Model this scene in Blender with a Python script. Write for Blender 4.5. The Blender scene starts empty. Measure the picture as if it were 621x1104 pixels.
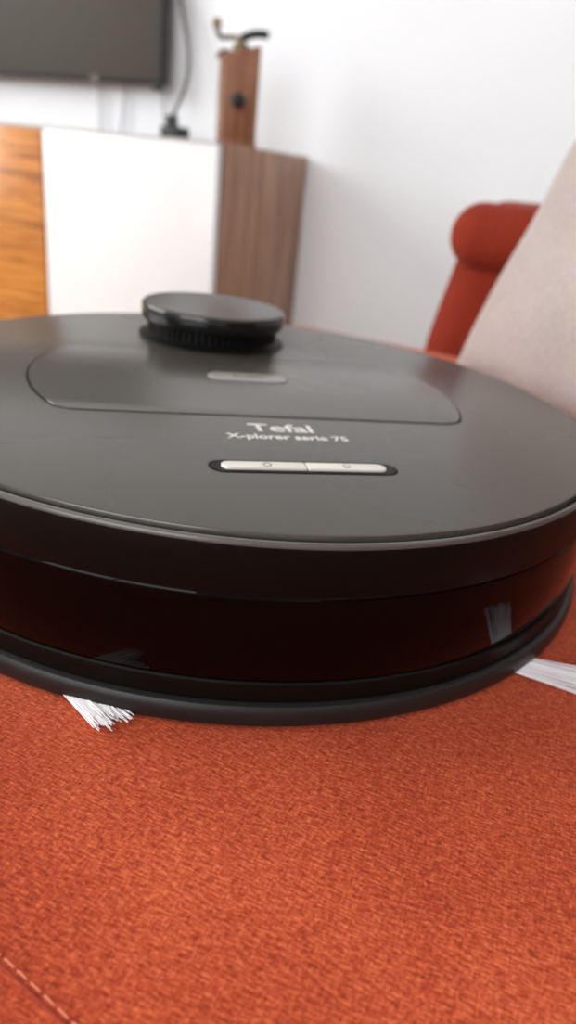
import bpy, bmesh, math, random
from mathutils import Matrix, Vector, noise
random.seed(4)
S=bpy.context.scene
COL=bpy.context.collection
# ---------------------------------------------------------------- materials
def mat(name,col=(.5,.5,.5),rough=.5,metal=0,spec=.5,coat=0,sheen=0,sheen_t=None,coat_r=.05):
    m=bpy.data.materials.new(name);m.use_nodes=True
    b=m.node_tree.nodes["Principled BSDF"]
    b.inputs["Base Color"].default_value=(*col,1);b.inputs["Roughness"].default_value=rough
    b.inputs["Metallic"].default_value=metal;b.inputs["Specular IOR Level"].default_value=spec
    b.inputs["Coat Weight"].default_value=coat;b.inputs["Coat Roughness"].default_value=coat_r
    b.inputs["Sheen Weight"].default_value=sheen
    if sheen_t: b.inputs["Sheen Tint"].default_value=(*sheen_t,1)
    return m
class N:
    def __init__(s,m): s.m=m;s.t=m.node_tree;s.b=s.t.nodes["Principled BSDF"]
    def n(s,t,**k):
        x=s.t.nodes.new(t)
        for a,v in k.items(): setattr(x,a,v)
        return x
    def l(s,a,b): s.t.links.new(a,b)
    def coord(s,scale=(1,1,1),rot=(0,0,0)):
        c=s.n("ShaderNodeTexCoord");mp=s.n("ShaderNodeMapping")
        mp.inputs["Scale"].default_value=scale;mp.inputs["Rotation"].default_value=rot
        s.l(c.outputs["Object"],mp.inputs["Vector"]);return mp.outputs["Vector"]
    def noise(s,vec,scale,detail=3,rough=.5,dist=0):
        x=s.n("ShaderNodeTexNoise");x.inputs["Scale"].default_value=scale;x.inputs["Detail"].default_value=detail
        x.inputs["Roughness"].default_value=rough;x.inputs["Distortion"].default_value=dist
        s.l(vec,x.inputs["Vector"]);return x.outputs["Fac"]
    def ramp(s,fac,stops):
        r=s.n("ShaderNodeValToRGB");e=r.color_ramp.elements
        while len(e)<len(stops): e.new(.5)
        for i,(p,c) in enumerate(stops): e[i].position=p;e[i].color=(*c,1)
        s.l(fac,r.inputs["Fac"]);return r.outputs["Color"]
    def math(s,op,a,b=None):
        x=s.n("ShaderNodeMath",operation=op)
        for i,v in enumerate((a,b)):
            if v is None: continue
            if isinstance(v,(int,float)): x.inputs[i].default_value=v
            else: s.l(v,x.inputs[i])
        return x.outputs[0]
    def bump(s,h,strength=.3,dist=.001):
        x=s.n("ShaderNodeBump");x.inputs["Strength"].default_value=strength;x.inputs["Distance"].default_value=dist
        s.l(h,x.inputs["Height"]);s.l(x.outputs["Normal"],s.b.inputs["Normal"])

def fabric(name,dark,mid,light,scale=1.0,bs=.6,sheen=.25,st=(1,.5,.35)):
    m=mat(name,mid,.95,spec=.15,sheen=sheen,sheen_t=st);k=N(m);k.b.inputs["Sheen Roughness"].default_value=.45
    v1=k.coord((1,4,3),(0,0,math.radians(-38)));v2=k.coord((4,1,3),(0,0,math.radians(-25)));v3=k.coord()
    a=k.noise(v1,300*scale,3,.6);b=k.noise(v2,250*scale,3,.6);c=k.noise(v3,1000*scale,2,.6);d=k.noise(v3,12*scale,4,.55)
    f=k.math('ADD',k.math('MULTIPLY',a,.5),k.math('MULTIPLY',b,.25))
    f=k.math('ADD',f,k.math('MULTIPLY',c,.25))
    g=k.math('ADD',f,k.math('MULTIPLY',k.math('SUBTRACT',d,.5),.22))
    col=k.ramp(g,[(.35,dark),(.5,mid),(.66,light)])
    k.l(col,k.b.inputs["Base Color"]);k.bump(f,bs,.0013)
    return m
M={}
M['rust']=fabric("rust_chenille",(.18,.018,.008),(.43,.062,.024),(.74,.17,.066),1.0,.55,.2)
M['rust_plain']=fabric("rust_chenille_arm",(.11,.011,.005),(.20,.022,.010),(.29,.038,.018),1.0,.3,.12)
M['beige']=fabric("beige_linen",(.29,.245,.235),(.39,.335,.315),(.48,.42,.40),.9,.4,.12,(1,.95,.9))
# robot plastics
m=mat("charcoal_satin_plastic",(.056,.050,.041),.27,spec=.65);k=N(m)
v=k.coord();n1=k.noise(v,9,2,.5);r=k.n("ShaderNodeMapRange");k.l(n1,r.inputs[0]);r.inputs[3].default_value=.24;r.inputs[4].default_value=.30
k.l(r.outputs[0],k.b.inputs["Roughness"]);k.bump(k.noise(v,3500,1),.04,.0001);M['top']=m
m=mat("black_matte_plastic",(.004,.0035,.003),.42,spec=.10);k=N(m)
v=k.coord();k.bump(k.noise(v,2500,1),.05,.0001)
sp=k.ramp(k.noise(v,900,1),[(.0,(.004,.0035,.003)),(.80,(.004,.0035,.003)),(.84,(.05,.045,.04))]);k.l(sp,k.b.inputs["Base Color"]);M['body']=m
M['gloss']=mat("smoked_gloss_band",(.0025,.0012,.001),.04,spec=.08)
M['rubber']=mat("black_rubber",(.012,.012,.012),.42,spec=.35)
M['rim']=mat("rim_edge_plastic",(.08,.075,.068),.28,spec=.6)
M['gap']=mat("gap_black",(.002,.002,.002),.6,spec=.1)
m=mat("brushed_silver",(.74,.71,.65),.38,metal=.4);k=N(m);k.bump(k.noise(k.coord((1,14,1)),500,2),.08,.0001);M['silver']=m
M['pill']=mat("grey_satin_label",(.24,.23,.205),.32,spec=.6)
M['white_ink']=mat("light_print",(.68,.66,.62),.4)
M['grey_ink']=mat("grey_print",(.16,.155,.15),.5)
M['turret_top']=mat("turret_charcoal",(.036,.032,.027),.30,spec=.5)
M['turret_rim']=mat("turret_gloss_black",(.004,.004,.004),.15,spec=.5)
M['grille']=mat("turret_grille_black",(.004,.004,.004),.5,spec=.12)
M['bristle']=mat("white_bristle",(.90,.86,.88),.4,spec=.5)
# room
m=mat("white_wall_paint",(.80,.83,.86),.7,spec=.3);k=N(m);v=k.coord();k.bump(k.noise(v,160,4),.12,.002)
k.l(k.ramp(k.noise(v,1.5,2),[(.3,(.78,.815,.85)),(.7,(.82,.855,.89))]),k.b.inputs["Base Color"]);M['wall']=m
m=mat("ceiling_paint",(.85,.85,.85),.8);k=N(m);k.bump(k.noise(k.coord(),200,2),.05,.001);M['ceil']=m
def wood(name,c1,c2,c3,axis='z',rough=.4,sc=1.,coat=0,an=14):
    m=mat(name,c2,rough,coat=coat);k=N(m)
    s={'z':(an,an,1),'x':(1,an,an),'y':(an,1,an)}[axis]
    v=k.coord(s);a=k.noise(v,2.2*sc,6,.62,1.2);b=k.noise(v,11*sc,4,.6,.3)
    f=k.math('ADD',k.math('MULTIPLY',a,.7),k.math('MULTIPLY',b,.3))
    k.l(k.ramp(f,[(.33,c1),(.5,c2),(.66,c3)]),k.b.inputs["Base Color"]);k.bump(f,.1,.001);return m
M['walnut']=wood("walnut_veneer",(.15,.062,.032),(.33,.165,.088),(.50,.29,.175),'z')
M['orange_wood']=wood("amber_wood",(.12,.032,.006),(.50,.175,.026),(.74,.33,.065),'x',.3,1.5,.3,22)
M['dark_wood']=wood("grinder_wood",(.12,.045,.022),(.25,.105,.052),(.38,.18,.10),'z',.35,2)
M['floor']=wood("oak_floor",(.28,.17,.09),(.42,.27,.15),(.55,.38,.23),'y',.4,.6)
M['lacquer']=mat("white_lacquer",(.76,.765,.78),.3,spec=.5)
k=N(M['lacquer']);k.bump(k.noise(k.coord(),30,2),.01,.001)
M['edge']=mat("grey_edge_band",(.40,.39,.39),.4)
M['screen']=mat("tv_screen_off",(.036,.028,.019),.4,spec=.15)
M['tvframe']=mat("tv_bezel",(.012,.012,.012),.35)
M['black']=mat("black_cable",(.008,.008,.009),.5)
M['greycable']=mat("grey_cable",(.45,.46,.48),.5)
M['brass']=mat("aged_brass",(.22,.16,.10),.4,metal=.8)
M['frame']=mat("window_pvc",(.85,.85,.85),.4)
# ---------------------------------------------------------------- helpers
def link(o,parent=None,mt=None,mw=None):
    COL.objects.link(o)
    if mt is not None: o.data.materials.append(mt)
    if parent: o.parent=parent
    if mw is not None: o.matrix_local=mw
    return o
def empty(name,mw=Matrix()):
    o=bpy.data.objects.new(name,None);COL.objects.link(o);o.matrix_world=mw;o.empty_display_size=.05;return o
def frombm(name,bm,mt,parent=None,smooth=True,mw=None,ang=40):
    me=bpy.data.meshes.new(name);bmesh.ops.recalc_face_normals(bm,faces=bm.faces);bm.to_mesh(me);bm.free()
    if smooth:
        me.polygons.foreach_set("use_smooth",[True]*len(me.polygons))
        try: me.set_sharp_from_angle(angle=math.radians(ang))
        except Exception: pass
    o=bpy.data.objects.new(name,me);return link(o,parent,mt,mw)
def addbox(bm,a,b,bev=0,seg=2):
    r=bmesh.ops.create_cube(bm,size=1)
    for v in r['verts']:
        v.co=Vector([(a[i]+b[i])/2+v.co[i]*(b[i]-a[i]) for i in range(3)])
    if bev>0:
        ed=list({e for v in r['verts'] for e in v.link_edges})
        bmesh.ops.bevel(bm,geom=ed,offset=bev,segments=seg,profile=.5,affect='EDGES')
def box(name,a,b,mt,parent=None,bev=0,seg=2,mw=None):
    bm=bmesh.new();addbox(bm,a,b,bev,seg);return frombm(name,bm,mt,parent,bev>0,mw)
def lathe(name,prof,mt,parent=None,seg=192,mw=None,closed=False,ang=35):
    bm=bmesh.new();rings=[]
    for r,z in prof:
        if r<1e-6: rings.append([bm.verts.new((0,0,z))])
        else: rings.append([bm.verts.new((r*math.cos(2*math.pi*i/seg),r*math.sin(2*math.pi*i/seg),z)) for i in range(seg)])
    pr=list(zip(rings,rings[1:]))
    if closed: pr.append((rings[-1],rings[0]))
    for A,B in pr:
        for i in range(seg):
            j=(i+1)%seg
            if len(A)==1 and len(B)==1: continue
            if len(A)==1: bm.faces.new((A[0],B[i],B[j]))
            elif len(B)==1: bm.faces.new((A[i],A[j],B[0]))
            else: bm.faces.new((A[i],A[j],B[j],B[i]))
    return frombm(name,bm,mt,parent,True,mw,ang)
def slab(name,pts,z0,z1,mt,parent,bev=0,mw=None):
    bm=bmesh.new();vs=[bm.verts.new((x,y,z0)) for x,y in pts];f=bm.faces.new(vs)
    r=bmesh.ops.extrude_face_region(bm,geom=[f])
    top=[v for v in r['geom'] if isinstance(v,bmesh.types.BMVert)]
    for v in top: v.co.z=z1
    if bev>0:
        ts=set(top);ed=[e for e in bm.edges if e.verts[0] in ts and e.verts[1] in ts]
        bmesh.ops.bevel(bm,geom=ed,offset=bev,segments=3,profile=.5,affect='EDGES')
    return frombm(name,bm,mt,parent,True,mw,35)
def pill(w,h,n=16,cx=0,cy=0):
    r=h/2;p=[]
    for i in range(n+1):
        a=-math.pi/2+math.pi*i/n;p.append((cx+w/2-r+r*math.cos(a),cy+r*math.sin(a)))
    for i in range(n+1):
        a=math.pi/2+math.pi*i/n;p.append((cx-w/2+r+r*math.cos(a),cy+r*math.sin(a)))
    return p
def curve(name,pts,rad,mt,parent=None,cyc=False,mw=None,smooth=True):
    cu=bpy.data.curves.new(name,'CURVE');cu.dimensions='3D';cu.bevel_depth=rad;cu.bevel_resolution=3
    splines=pts if isinstance(pts[0][0],(list,tuple,Vector)) else [pts]
    for P in splines:
        s=cu.splines.new('NURBS' if smooth else 'POLY');s.points.add(len(P)-1)
        for q,p in zip(s.points,P): q.co=(p[0],p[1],p[2],1)
        if smooth: s.order_u=min(4,len(P));s.use_endpoint_u=True
        s.use_cyclic_u=cyc
    o=bpy.data.objects.new(name,cu);return link(o,parent,mt,mw)
# ---------------------------------------------------------------- frames
PS=math.radians(19.97);TILT=math.radians(1.5);SEAT=.45
T=Matrix.Translation((0,0,SEAT))@Matrix.Rotation(PS,4,'Z')@Matrix.Rotation(TILT,4,'Y')
# ---------------------------------------------------------------- camera
F=791.7;p=math.radians(24.59);r=math.radians(7.53)
fwd=Vector((0,math.cos(p),-math.sin(p)));right=Vector((1,0,0));up=right.cross(fwd)
R2=math.cos(r)*right+math.sin(r)*up;U2=-math.sin(r)*right+math.cos(r)*up
Mc=Matrix(((R2.x,U2.x,-fwd.x,.0283),(R2.y,U2.y,-fwd.y,-.3702),(R2.z,U2.z,-fwd.z,.1702),(0,0,0,1)))
cd=bpy.data.cameras.new("camera");cd.sensor_fit='VERTICAL';cd.sensor_height=36;cd.lens=F/1104*36
cd.clip_start=.01;cd.dof.use_dof=True;cd.dof.focus_distance=.225;cd.dof.aperture_fstop=8.5
cam=bpy.data.objects.new("camera",cd);COL.objects.link(cam);cam.matrix_world=T@Mc;S.camera=cam
# ---------------------------------------------------------------- robot vacuum
rob=empty("robot_vacuum",T@Matrix.Rotation(math.radians(17),4,'Z'))
Z=.0706
lathe("top_plate",[(0,Z),(.1703,Z),(.1711,Z-.0003),(.1714,Z-.0010),(.1714,Z-.006),(0,Z-.006)],M['top'],rob,256)
lathe("plate_gap",[(.1700,Z-.004),(.1735,Z-.004),(.1735,Z-.008),(.1700,Z-.008)],M['gap'],rob,192,closed=True)
lathe("rim_edge",[(.1730,Z-.0045),(.1731,Z-.0018),(.1736,Z-.0013),(.1745,Z-.0014),(.1750,Z-.0020),(.1751,Z-.0030),(.1742,Z-.0046)],M['rim'],rob,256,closed=True)
lathe("upper_shell",[(.165,Z-.0036),(.1746,Z-.0032),(.1752,Z-.0036),(.1755,Z-.006),(.1757,Z-.0195),(.1753,Z-.0203),(.1745,Z-.0205),(.165,Z-.0205)],M['body'],rob,256,closed=True)
lathe("gloss_band",[(.165,Z-.0205),(.1746,Z-.0205),(.1751,Z-.0212),(.1753,Z-.0225),(.1753,Z-.0525),(.1748,Z-.0533),(.165,Z-.0535)],M['gloss'],rob,256,closed=True)
lathe("lower_shell",[(.12,Z-.0535),(.1750,Z-.0535),(.1756,Z-.0542),(.1757,Z-.0610),(.1752,Z-.0625),(.12,Z-.0625)],M['body'],rob,256,closed=True)
lathe("bumper_ring",[(.12,Z-.0615),(.1762,Z-.0613),(.1776,Z-.0618),(.1784,Z-.0630),(.1787,Z-.0650),(.1786,Z-.0680),(.1780,Z-.0694),(.1768,Z-.0699),(.12,Z-.0699)],M['rubber'],rob,256,closed=True)
lathe("underside",[(0,.0001),(.150,.0001),(.156,.0015),(.157,.004),(0,.004)],M['body'],rob,128)
# lid
rl=.1075;yl=.0560
def lidshape(o):
    # circle clipped by two chords, with rounded corners
    R_=rl+o;Y=yl+o*.5;rc=.014;q=[]
    cy=Y-rc;cx=math.sqrt((R_-rc)**2-cy**2);ta=math.atan2(cy,cx)
    def quad(sx,sy):
        pts=[]
        for i in range(17):
            a=ta*i/16;pts.append((R_*math.cos(a),R_*math.sin(a)))
        for i in range(1,11):
            a=ta+(math.pi/2-ta)*i/10;pts.append((cx+rc*math.cos(a),cy+rc*math.sin(a)))
        return [(sx*x,sy*y) for x,y in pts]
    q+=quad(1,1);q+=quad(-1,1)[::-1];q+=quad(-1,-1)[1:];q+=quad(1,-1)[::-1][:-1]
    return q
slab("lid_gap",lidshape(.0011),Z-.003,Z+.00005,M['gap'],rob)
slab("lid",lidshape(0),Z-.003,Z+.0006,M['top'],rob,.0005)
slab("latch_recess",pill(.0430,.0165,cy=.0065),Z+.0001,Z+.00068,M['gap'],rob)
slab("latch",pill(.0420,.0155,cy=.0065),Z+.0002,Z+.0012,M['pill'],rob,.0004)
def text(name,s,size,x,y,z,mt,sx=1,bold=0,par=rob):
    cu=bpy.data.curves.new(name,'FONT');cu.body=s;cu.size=size;cu.align_x='CENTER';cu.align_y='CENTER';cu.extrude=.00008;cu.offset=bold
    o=bpy.data.objects.new(name,cu);return link(o,par,mt,Matrix.Translation((x,y,z))@Matrix.Diagonal((sx,1,1,1)))
text("latch_label","PUSH",.0052,0,.0065,Z+.0013,M['grey_ink'],1.3)
text("brand_lettering","Tefal",.0130,.0000,-.0712,Z+.0001,M['white_ink'],1.12,.00020)
text("series_lettering","X-plorer serie 75",.0074,.0008,-.0822,Z+.0001,M['white_ink'],1.0,.00012)
slab("button_recess",pill(.0745,.0125,cx=-.001,cy=-.1155),Z-.003,Z+.0001,M['gap'],rob)
slab("button_recess_lip",pill(.0725,.0108,cx=-.001,cy=-.1155),Z-.003,Z+.00018,M['body'],rob)
def button(name,x0,x1,h,cy,rl_,rr_):
    q=[];n=8
    def corner(cx,cy_,rad,a0,a1):
        for i in range(n+1):
            a=a0+(a1-a0)*i/n;q.append((cx+rad*math.cos(a),cy_+rad*math.sin(a)))
    corner(x1-rr_,cy-h/2+rr_,rr_,-math.pi/2,0);corner(x1-rr_,cy+h/2-rr_,rr_,0,math.pi/2)
    corner(x0+rl_,cy+h/2-rl_,rl_,math.pi/2,math.pi);corner(x0+rl_,cy-h/2+rl_,rl_,math.pi,1.5*math.pi)
    slab(name,q,Z-.002,Z+.0011,M['silver'],rob,.0004)
button("button_home",-.0335,-.0013,.0066,-.1158,.0031,.0006)
button("button_power",-.0009,.0312,.0066,-.1158,.0006,.0031)
def circ(cx,cy,rad,z,a0=0,a1=2*math.pi,n=20): return [(cx+rad*math.cos(a0+(a1-a0)*i/n),cy+rad*math.sin(a0+(a1-a0)*i/n),z) for i in range(n+1)]
ZI=Z+.00115
curve("power_icon",[circ(.0150,-.1158,.0014,ZI,math.radians(125),math.radians(415)),[(.0150,-.1158+.0004,ZI),(.0150,-.1158+.0019,ZI)]],.00016,M['grey_ink'],rob,smooth=False)
curve("home_icon",[[(-.0180,-.1156,ZI),(-.0162,-.1139,ZI),(-.0144,-.1156,ZI)],[(-.0174,-.1158,ZI),(-.0174,-.1174,ZI),(-.0150,-.1174,ZI),(-.0150,-.1158,ZI)]],.00016,M['grey_ink'],rob,smooth=False)
# turret
TM=Matrix.Translation((-.0045,.102,Z))
lathe("turret_base",[(0,.0002),(.0440,.0002),(.0455,.0006),(.0445,.0012),(.0415,.0018),(.040,.003),(0,.003)],M['grille'],rob,96,TM)
lathe("turret_neck",[(0,.002),(.0380,.002),(.0380,.0125),(0,.0125)],M['gap'],rob,96,TM)
bm=bmesh.new()
for i in range(64):
    a=2*math.pi*i/64
    mm=Matrix.Rotation(a,4,'Z')
    r_=bmesh.ops.create_cube(bm,size=1)
    for v in r_['verts']: v.co=mm@Vector((.0388+v.co.x*.0026,v.co.y*.0022,.0063+v.co.z*.0090))
frombm("turret_grille",bm,M['grille'],rob,False,TM)
lathe("turret_cap",[(0,.0098),(.0420,.0098),(.0434,.0103),(.0441,.0113),(.0443,.0185),(.0439,.0194),(.0431,.0198)],M['turret_rim'],rob,128,TM)
lathe("turret_disc",[(.0432,.0190),(.0432,.0198),(.0427,.0201),(.0410,.0199),(0,.0199)],M['turret_top'],rob,128,TM)
# side brushes (in un-yawed robot frame)
bf=Matrix.Rotation(math.radians(-17),4,'Z')
def brush(name,root,tip,n,w0,w1,wav=.0006,z1=.0016):
    root=Vector(root);tip=Vector(tip);d=tip-root;perp=Vector((-d.y,d.x,0)).normalized();sp=[]
    cl=[(random.uniform(-1,1),random.uniform(.84,1.0)) for _ in range(max(6,n//7))]
    for i in range(n):
        c0,k0=random.choice(cl);t=c0+random.gauss(0,.14);t=max(-1.1,min(1.1,t));u=random.uniform(-.5,.5);k=k0+random.uniform(-.05,.02)
        a=root+perp*t*w0+Vector((0,0,u*.0016));b=root+d*k+perp*(t*w1+random.uniform(-.0005,.0005))+Vector((0,0,random.uniform(-.0003,z1)))
        P=[a]
        for q in (.33,.66):
            mm_=a.lerp(b,q)+perp*random.uniform(-wav,wav)+Vector((0,0,-.0002));mm_.z=max(mm_.z,.0006);P.append(mm_)
        b.z=max(b.z,.0004);P.append(b);sp.append(P)
    curve(name,sp,.00016,M['bristle'],rob,mw=bf)
brush("side_brush_1",(-.062,-.150,.0028),(-.0160,-.185,.0010),230,.0016,.0064)
brush("side_brush_2",(.112,-.115,.0016),(.172,-.131,.0008),110,.0030,.0105,.0016,.0014)
# ---------------------------------------------------------------- sofa
sofa=empty("corner_sofa",Matrix.Translation((0,0,0)))
def softbox(name,a,b,bev,mt,parent,mw=None):
    bm=bmesh.new();addbox(bm,a,b,0)
    bmesh.ops.bevel(bm,geom=list(bm.edges),offset=bev,segments=6,profile=.5,affect='EDGES')
    return frombm(name,bm,mt,parent,True,mw,80)
seatM=Matrix.Translation((0,0,SEAT))@T.to_3x3().to_4x4()@Matrix.Rotation(-PS,4,'Z')
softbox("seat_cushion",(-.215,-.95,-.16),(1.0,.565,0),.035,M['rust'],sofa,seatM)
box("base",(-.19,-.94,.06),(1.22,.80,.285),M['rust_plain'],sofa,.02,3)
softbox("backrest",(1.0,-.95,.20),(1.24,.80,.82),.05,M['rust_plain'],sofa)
for i,(x,y) in enumerate([(-.12,-.88),(1.15,-.88),(-.12,.73),(1.15,.73)]):
    lathe("leg_%d"%(i+1),[(0,0),(.018,0),(.026,.07),(0,.07)],M['dark_wood'],sofa,24,Matrix.Translation((x,y,0)))
def wob(bm,amp,fr,seed):
    for v in bm.verts:
        n_=noise.noise_vector(v.co*fr+Vector((seed,0,0)));v.co+=n_*amp
bm=bmesh.new();addbox(bm,(-.008,.57,.25),(1.0,.78,.575),0)
for v in bm.verts:
    if v.co.z<.3 and v.co.x<0: v.co.x-=.060
bmesh.ops.bevel(bm,geom=list(bm.edges),offset=.035,segments=6,profile=.5,affect='EDGES')
bmesh.ops.subdivide_edges(bm,edges=[e for e in bm.edges if e.calc_length()>.1],cuts=8,use_grid_fill=True)
wob(bm,.006,9,1)
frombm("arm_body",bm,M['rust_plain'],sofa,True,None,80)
bm=bmesh.new();addbox(bm,(-.022,.55,.536),(1.0,.80,.612),0)
bmesh.ops.bevel(bm,geom=list(bm.edges),offset=.0365,segments=8,profile=.5,affect='EDGES')
bmesh.ops.subdivide_edges(bm,edges=[e for e in bm.edges if e.calc_length()>.1],cuts=10,use_grid_fill=True)
wob(bm,.007,8,5)
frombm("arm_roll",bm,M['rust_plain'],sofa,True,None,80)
# stitched seam
A_=Vector((-.0536,-.2447,.0003));B_=Vector((.0300,-.2942,.0003));st=[]
L_=(B_-A_).length;d=(B_-A_).normalized();s=0
while s<L_:
    st.append([A_+d*s,A_+d*(s+.0016)+Vector((0,0,.0004)),A_+d*(s+.0032)]);s+=.0045
M['thread']=mat("rust_thread",(.72,.22,.12),.7)
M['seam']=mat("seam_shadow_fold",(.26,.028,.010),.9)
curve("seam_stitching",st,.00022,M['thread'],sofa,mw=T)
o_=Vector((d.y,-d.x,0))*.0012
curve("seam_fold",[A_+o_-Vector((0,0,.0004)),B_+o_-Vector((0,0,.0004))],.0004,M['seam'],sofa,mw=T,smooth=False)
# ---------------------------------------------------------------- pillow
def pillow(name,side,h,mt,mw,parent):
    bm=bmesh.new();n=36;g={}
    for sgn in (1,-1):
        for i in range(n+1):
            for j in range(n+1):
                u=2*i/n-1;v=2*j/n-1
                edge=i in(0,n) or j in (0,n)
                if edge and sgn==-1: g[(sgn,i,j)]=g[(1,i,j)];continue
                x=u*(1-.09*(1-v*v)*abs(u)**2);y=v*(1-.02*(1-u*u)*abs(v)**2)
                t=((1-u*u)*(1-v*v))**.42 if not edge else 0
                w=noise.noise(Vector((u*2.2,v*2.2,sgn*3)))*.18*t
                g[(sgn,i,j)]=bm.verts.new((x*side/2,y*side/2,sgn*h*(t+w)))
    for sgn in (1,-1):
        for i in range(n):
            for j in range(n):
                bm.faces.new([g[(sgn,i,j)],g[(sgn,i+1,j)],g[(sgn,i+1,j+1)],g[(sgn,i,j+1)]])
    return frombm(name,bm,mt,parent,True,None,80)
CAM=Vector((.153,-.338,.620))
BL=CAM+Vector((-.115,.74,-.160))
d=Vector((.68,-.733,-.03)).normalized();u=Vector((.232,.336,1)).normalized();nn=d.cross(u).normalized();u=nn.cross(d).normalized()
c=BL+d*.22+u*.22
pm=Matrix(((d.x,u.x,nn.x,c.x),(d.y,u.y,nn.y,c.y),(d.z,u.z,nn.z,c.z),(0,0,0,1)))
pw=empty("throw_pillow",pm)
pillow("cushion_cover",.44,.062,M['beige'],None,pw)
curve("zip_pull",[(-.200,.052,0),(-.210,.055,.002),(-.218,.051,.003),(-.222,.044,.002)],.0024,M['black'],pw)
# ---------------------------------------------------------------- tv cabinet
cab=empty("tv_cabinet")
CX=-.590;CY=1.062;WALL=1.532;CT=.664
box("carcass",(-2.40,CY+.022,.06),(CX,WALL-.005,CT-.001),M['walnut'],cab,.002)
box("plinth",(-2.36,CY+.06,0),(CX-.04,WALL-.03,.06),M['tvframe'],cab)
box("top_edge",(-2.40,CY+.004,CT-.006),(CX-.002,CY+.03,CT),M['edge'],cab,.001)
xs=[(CX-.420,CX-.001,M['lacquer'],'door_white_1'),(CX-.90,CX-.426,M['orange_wood'],'door_amber'),(CX-1.35,CX-.906,M['orange_wood'],'door_amber_b'),(CX-1.80,CX-1.356,M['lacquer'],'door_white_2')]
for x0,x1,mt,nm in xs:
    box(nm,(x0,CY-.001,.07),(x1,CY+.02,CT-.006),mt,cab,.002)
box("side_panel_joint",(CX-.001,CY+.20,.07),(CX+.001,CY+.204,CT-.001),M['dark_wood'],cab)
box("side_panel_joint_b",(CX-.001,CY+.022,.07),(CX+.001,CY+.025,CT-.001),M['dark_wood'],cab)
# ---------------------------------------------------------------- TV
tv=empty("wall_mounted_television")
TX=-.970;TZ=.790;TY=1.462
box("bezel",(TX-1.10,TY,TZ),(TX,TY+.035,TZ+.64),M['tvframe'],tv,.004)
box("screen",(TX-1.09,TY-.002,TZ+.010),(TX-.005,TY+.001,TZ+.632),M['screen'],tv)
box("wall_bracket",(TX-.75,TY+.035,TZ+.18),(TX-.35,WALL,TZ+.45),M['tvframe'],tv,.003)
text("logo","LG",.018,TX-.20,TY-.003,TZ+.006,M['edge'],1,0,tv).matrix_local=Matrix.Translation((TX-.20,TY-.003,TZ+.006))@Matrix.Rotation(math.pi/2,4,'X')
box("ir_receiver",(TX-.03,TY+.002,TZ-.012),(TX-.01,TY+.02,TZ+.002),M['black'],tv,.002)
curve("tv_power_cable",[(TX+.0,1.51,TZ+.25),(TX+.02,1.50,TZ+.20),(TX+.065,1.49,TZ+.08),(TX+.07,1.47,TZ-.00),(TX+.05,1.44,TZ-.06),(TX+.077,1.39,CT+.050)],.004,M['black'],tv)
curve("aerial_cables",[[(TX-.22,1.515,TZ+.05),(TX-.225,1.515,TZ-.04),(TX-.22,1.515,CT+.006)],[(TX-.14,1.515,TZ+.05),(TX-.145,1.515,TZ-.05),(TX-.16,1.515,CT+.006)],[(TX-.03,1.515,TZ+.05),(TX-.035,1.515,TZ-.05),(TX-.01,1.515,CT+.006)]],.003,M['greycable'],tv)
pa=empty("power_adapter")
box("adapter_body",(TX+.060,1.36,CT+.001),(TX+.110,1.42,CT+.034),M['black'],pa,.004)
box("plug",(TX+.066,1.375,CT+.032),(TX+.088,1.40,CT+.058),M['black'],pa,.003)
# ---------------------------------------------------------------- wooden grinder ornament
gr=empty("wooden_coffee_grinder",Matrix.Translation((-.674,1.30,CT+.0005))@Matrix.Rotation(math.radians(38),4,'Z')@Matrix.Diagonal((1.08,1.08,1.02,1)))
bm=bmesh.new();addbox(bm,(-.036,-.034,.0),(.034,.034,.190))
for v in bm.verts:
    if v.co.z>.1 and v.co.x<0: v.co.z-=.022
bmesh.ops.bevel(bm,geom=list(bm.edges),offset=.003,segments=2,profile=.5,affect='EDGES')
frombm("body",bm,M['dark_wood'],gr,True)
box("foot",(-.038,-.036,.0),(.036,.036,.010),M['dark_wood'],gr,.003)
lathe("front_knob",[(0,0),(.006,0),(.006,.008),(.013,.012),(.014,.017),(.009,.021),(0,.022)],M['black'],gr,32,Matrix.Translation((-.010,-.034,.085))@Matrix.Rotation(math.pi/2,4,'X'))
lathe("hopper",[(0,.174),(.016,.174),(.018,.186),(.010,.194),(.006,.202),(0,.203)],M['brass'],gr,32)
curve("crank_arm",[(0,0,.200),(-.015,.01,.205),(-.035,.01,.198),(-.047,.005,.200),(-.050,.0,.222)],.005,M['brass'],gr)
lathe("crank_knob",[(0,0),(.008,.002),(.010,.010),(.007,.018),(0,.020)],M['brass'],gr,24,Matrix.Translation((-.050,0,.212)))
curve("spout",[(-.02,0,.172),(-.035,-.01,.178),(-.045,-.01,.172),(-.046,-.01,.160)],.005,M['brass'],gr)
curve("black_lever",[(.0,.0,.200),(.015,.01,.213),(.035,.01,.218),(.055,.005,.215)],.008,M['black'],gr)
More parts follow.
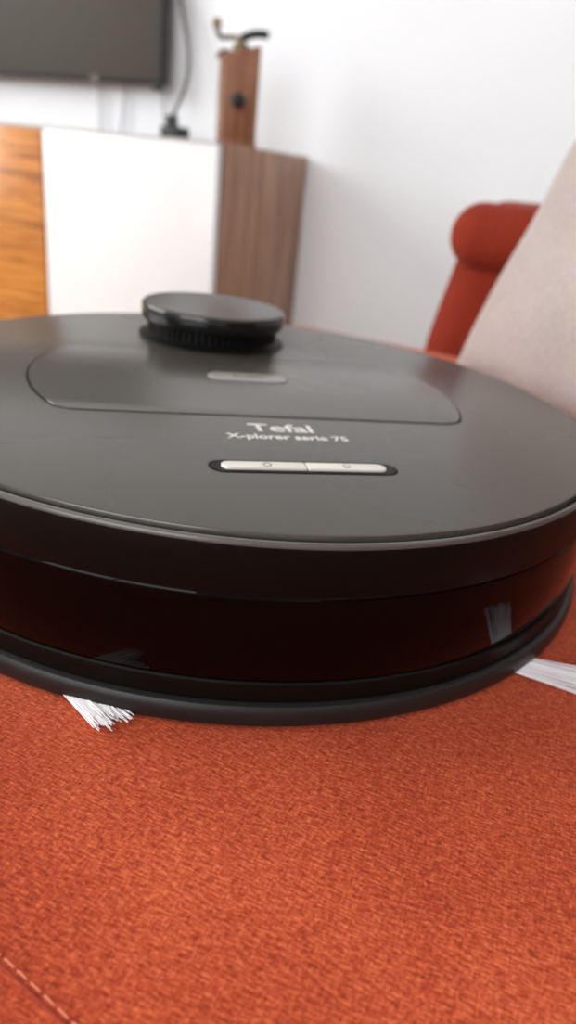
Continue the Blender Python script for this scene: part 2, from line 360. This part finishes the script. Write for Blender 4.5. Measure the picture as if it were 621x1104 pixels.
# ---------------------------------------------------------------- room shell
X0,X1,Y0,Y1,H=-2.9,2.3,-3.2,WALL,2.6
box("floor",(X0-.1,Y0-.1,-.1),(X1+.1,Y1+.1,0),M['floor'])
box("ceiling",(X0-.1,Y0-.1,H),(X1+.1,Y1+.1,H+.1),M['ceil'])
box("wall_back",(X0-.1,Y1,0),(X1+.1,Y1+.1,H),M['wall'])
box("wall_right",(X1,Y0,0),(X1+.1,Y1,H),M['wall'])
def wall_win(name,axis,pos,th,lo,hi,w0,w1,z0,z1):
    bm=bmesh.new()
    def bx(a0,a1,b0,b1):
        if axis=='x': addbox(bm,(pos,a0,b0),(pos+th,a1,b1))
        else: addbox(bm,(a0,pos,b0),(a1,pos+th,b1))
    bx(lo,w0,0,H);bx(w1,hi,0,H);bx(w0,w1,0,z0);bx(w0,w1,z1,H)
    frombm(name,bm,M['wall'],None,False)
wall_win("wall_left",'x',X0-.1,.1,Y0,Y1,-1.9,.5,.85,2.25)
wall_win("wall_front",'y',Y0-.1,.1,X0-.1,X1+.1,-1.6,1.0,.9,2.25)
def winframe(name,axis,pos,w0,w1,z0,z1):
    bm=bmesh.new();t=.06
    def bx(a0,a1,b0,b1):
        if axis=='x': addbox(bm,(pos-.03,a0,b0),(pos+.03,a1,b1))
        else: addbox(bm,(a0,pos-.03,b0),(a1,pos+.03,b1))
    bx(w0,w1,z0,z0+t);bx(w0,w1,z1-t,z1);bx(w0,w0+t,z0+t,z1-t);bx(w1-t,w1,z0+t,z1-t);mid=(w0+w1)/2;bx(mid-t/2,mid+t/2,z0+t,z1-t)
    frombm(name,bm,M['frame'],None,False)
winframe("window_1",'x',X0-.05,-1.9,.5,.85,2.25)
winframe("window_2",'y',Y0-.05,-1.6,1.0,.9,2.25)
def area(name,loc,rot,sx,sy,pw,col):
    l=bpy.data.lights.new(name,'AREA');l.shape='RECTANGLE';l.size=sx;l.size_y=sy;l.energy=pw;l.color=col
    o=bpy.data.objects.new(name,l);COL.objects.link(o);o.location=loc;o.rotation_euler=rot
area("daylight_left",(X0-.15,-.7,1.55),(0,-math.pi/2,0),1.4,2.4,108,(1,.99,.97))
area("daylight_front",(-.3,Y0-.15,1.58),(math.pi/2,0,0),2.6,1.35,68,(.95,.98,1))
w=bpy.data.worlds.new("daylight");S.world=w;w.use_nodes=True
w.node_tree.nodes["Background"].inputs[0].default_value=(.85,.92,1,1);w.node_tree.nodes["Background"].inputs[1].default_value=1.0
S.view_settings.view_transform='Standard'
S.view_settings.exposure=0
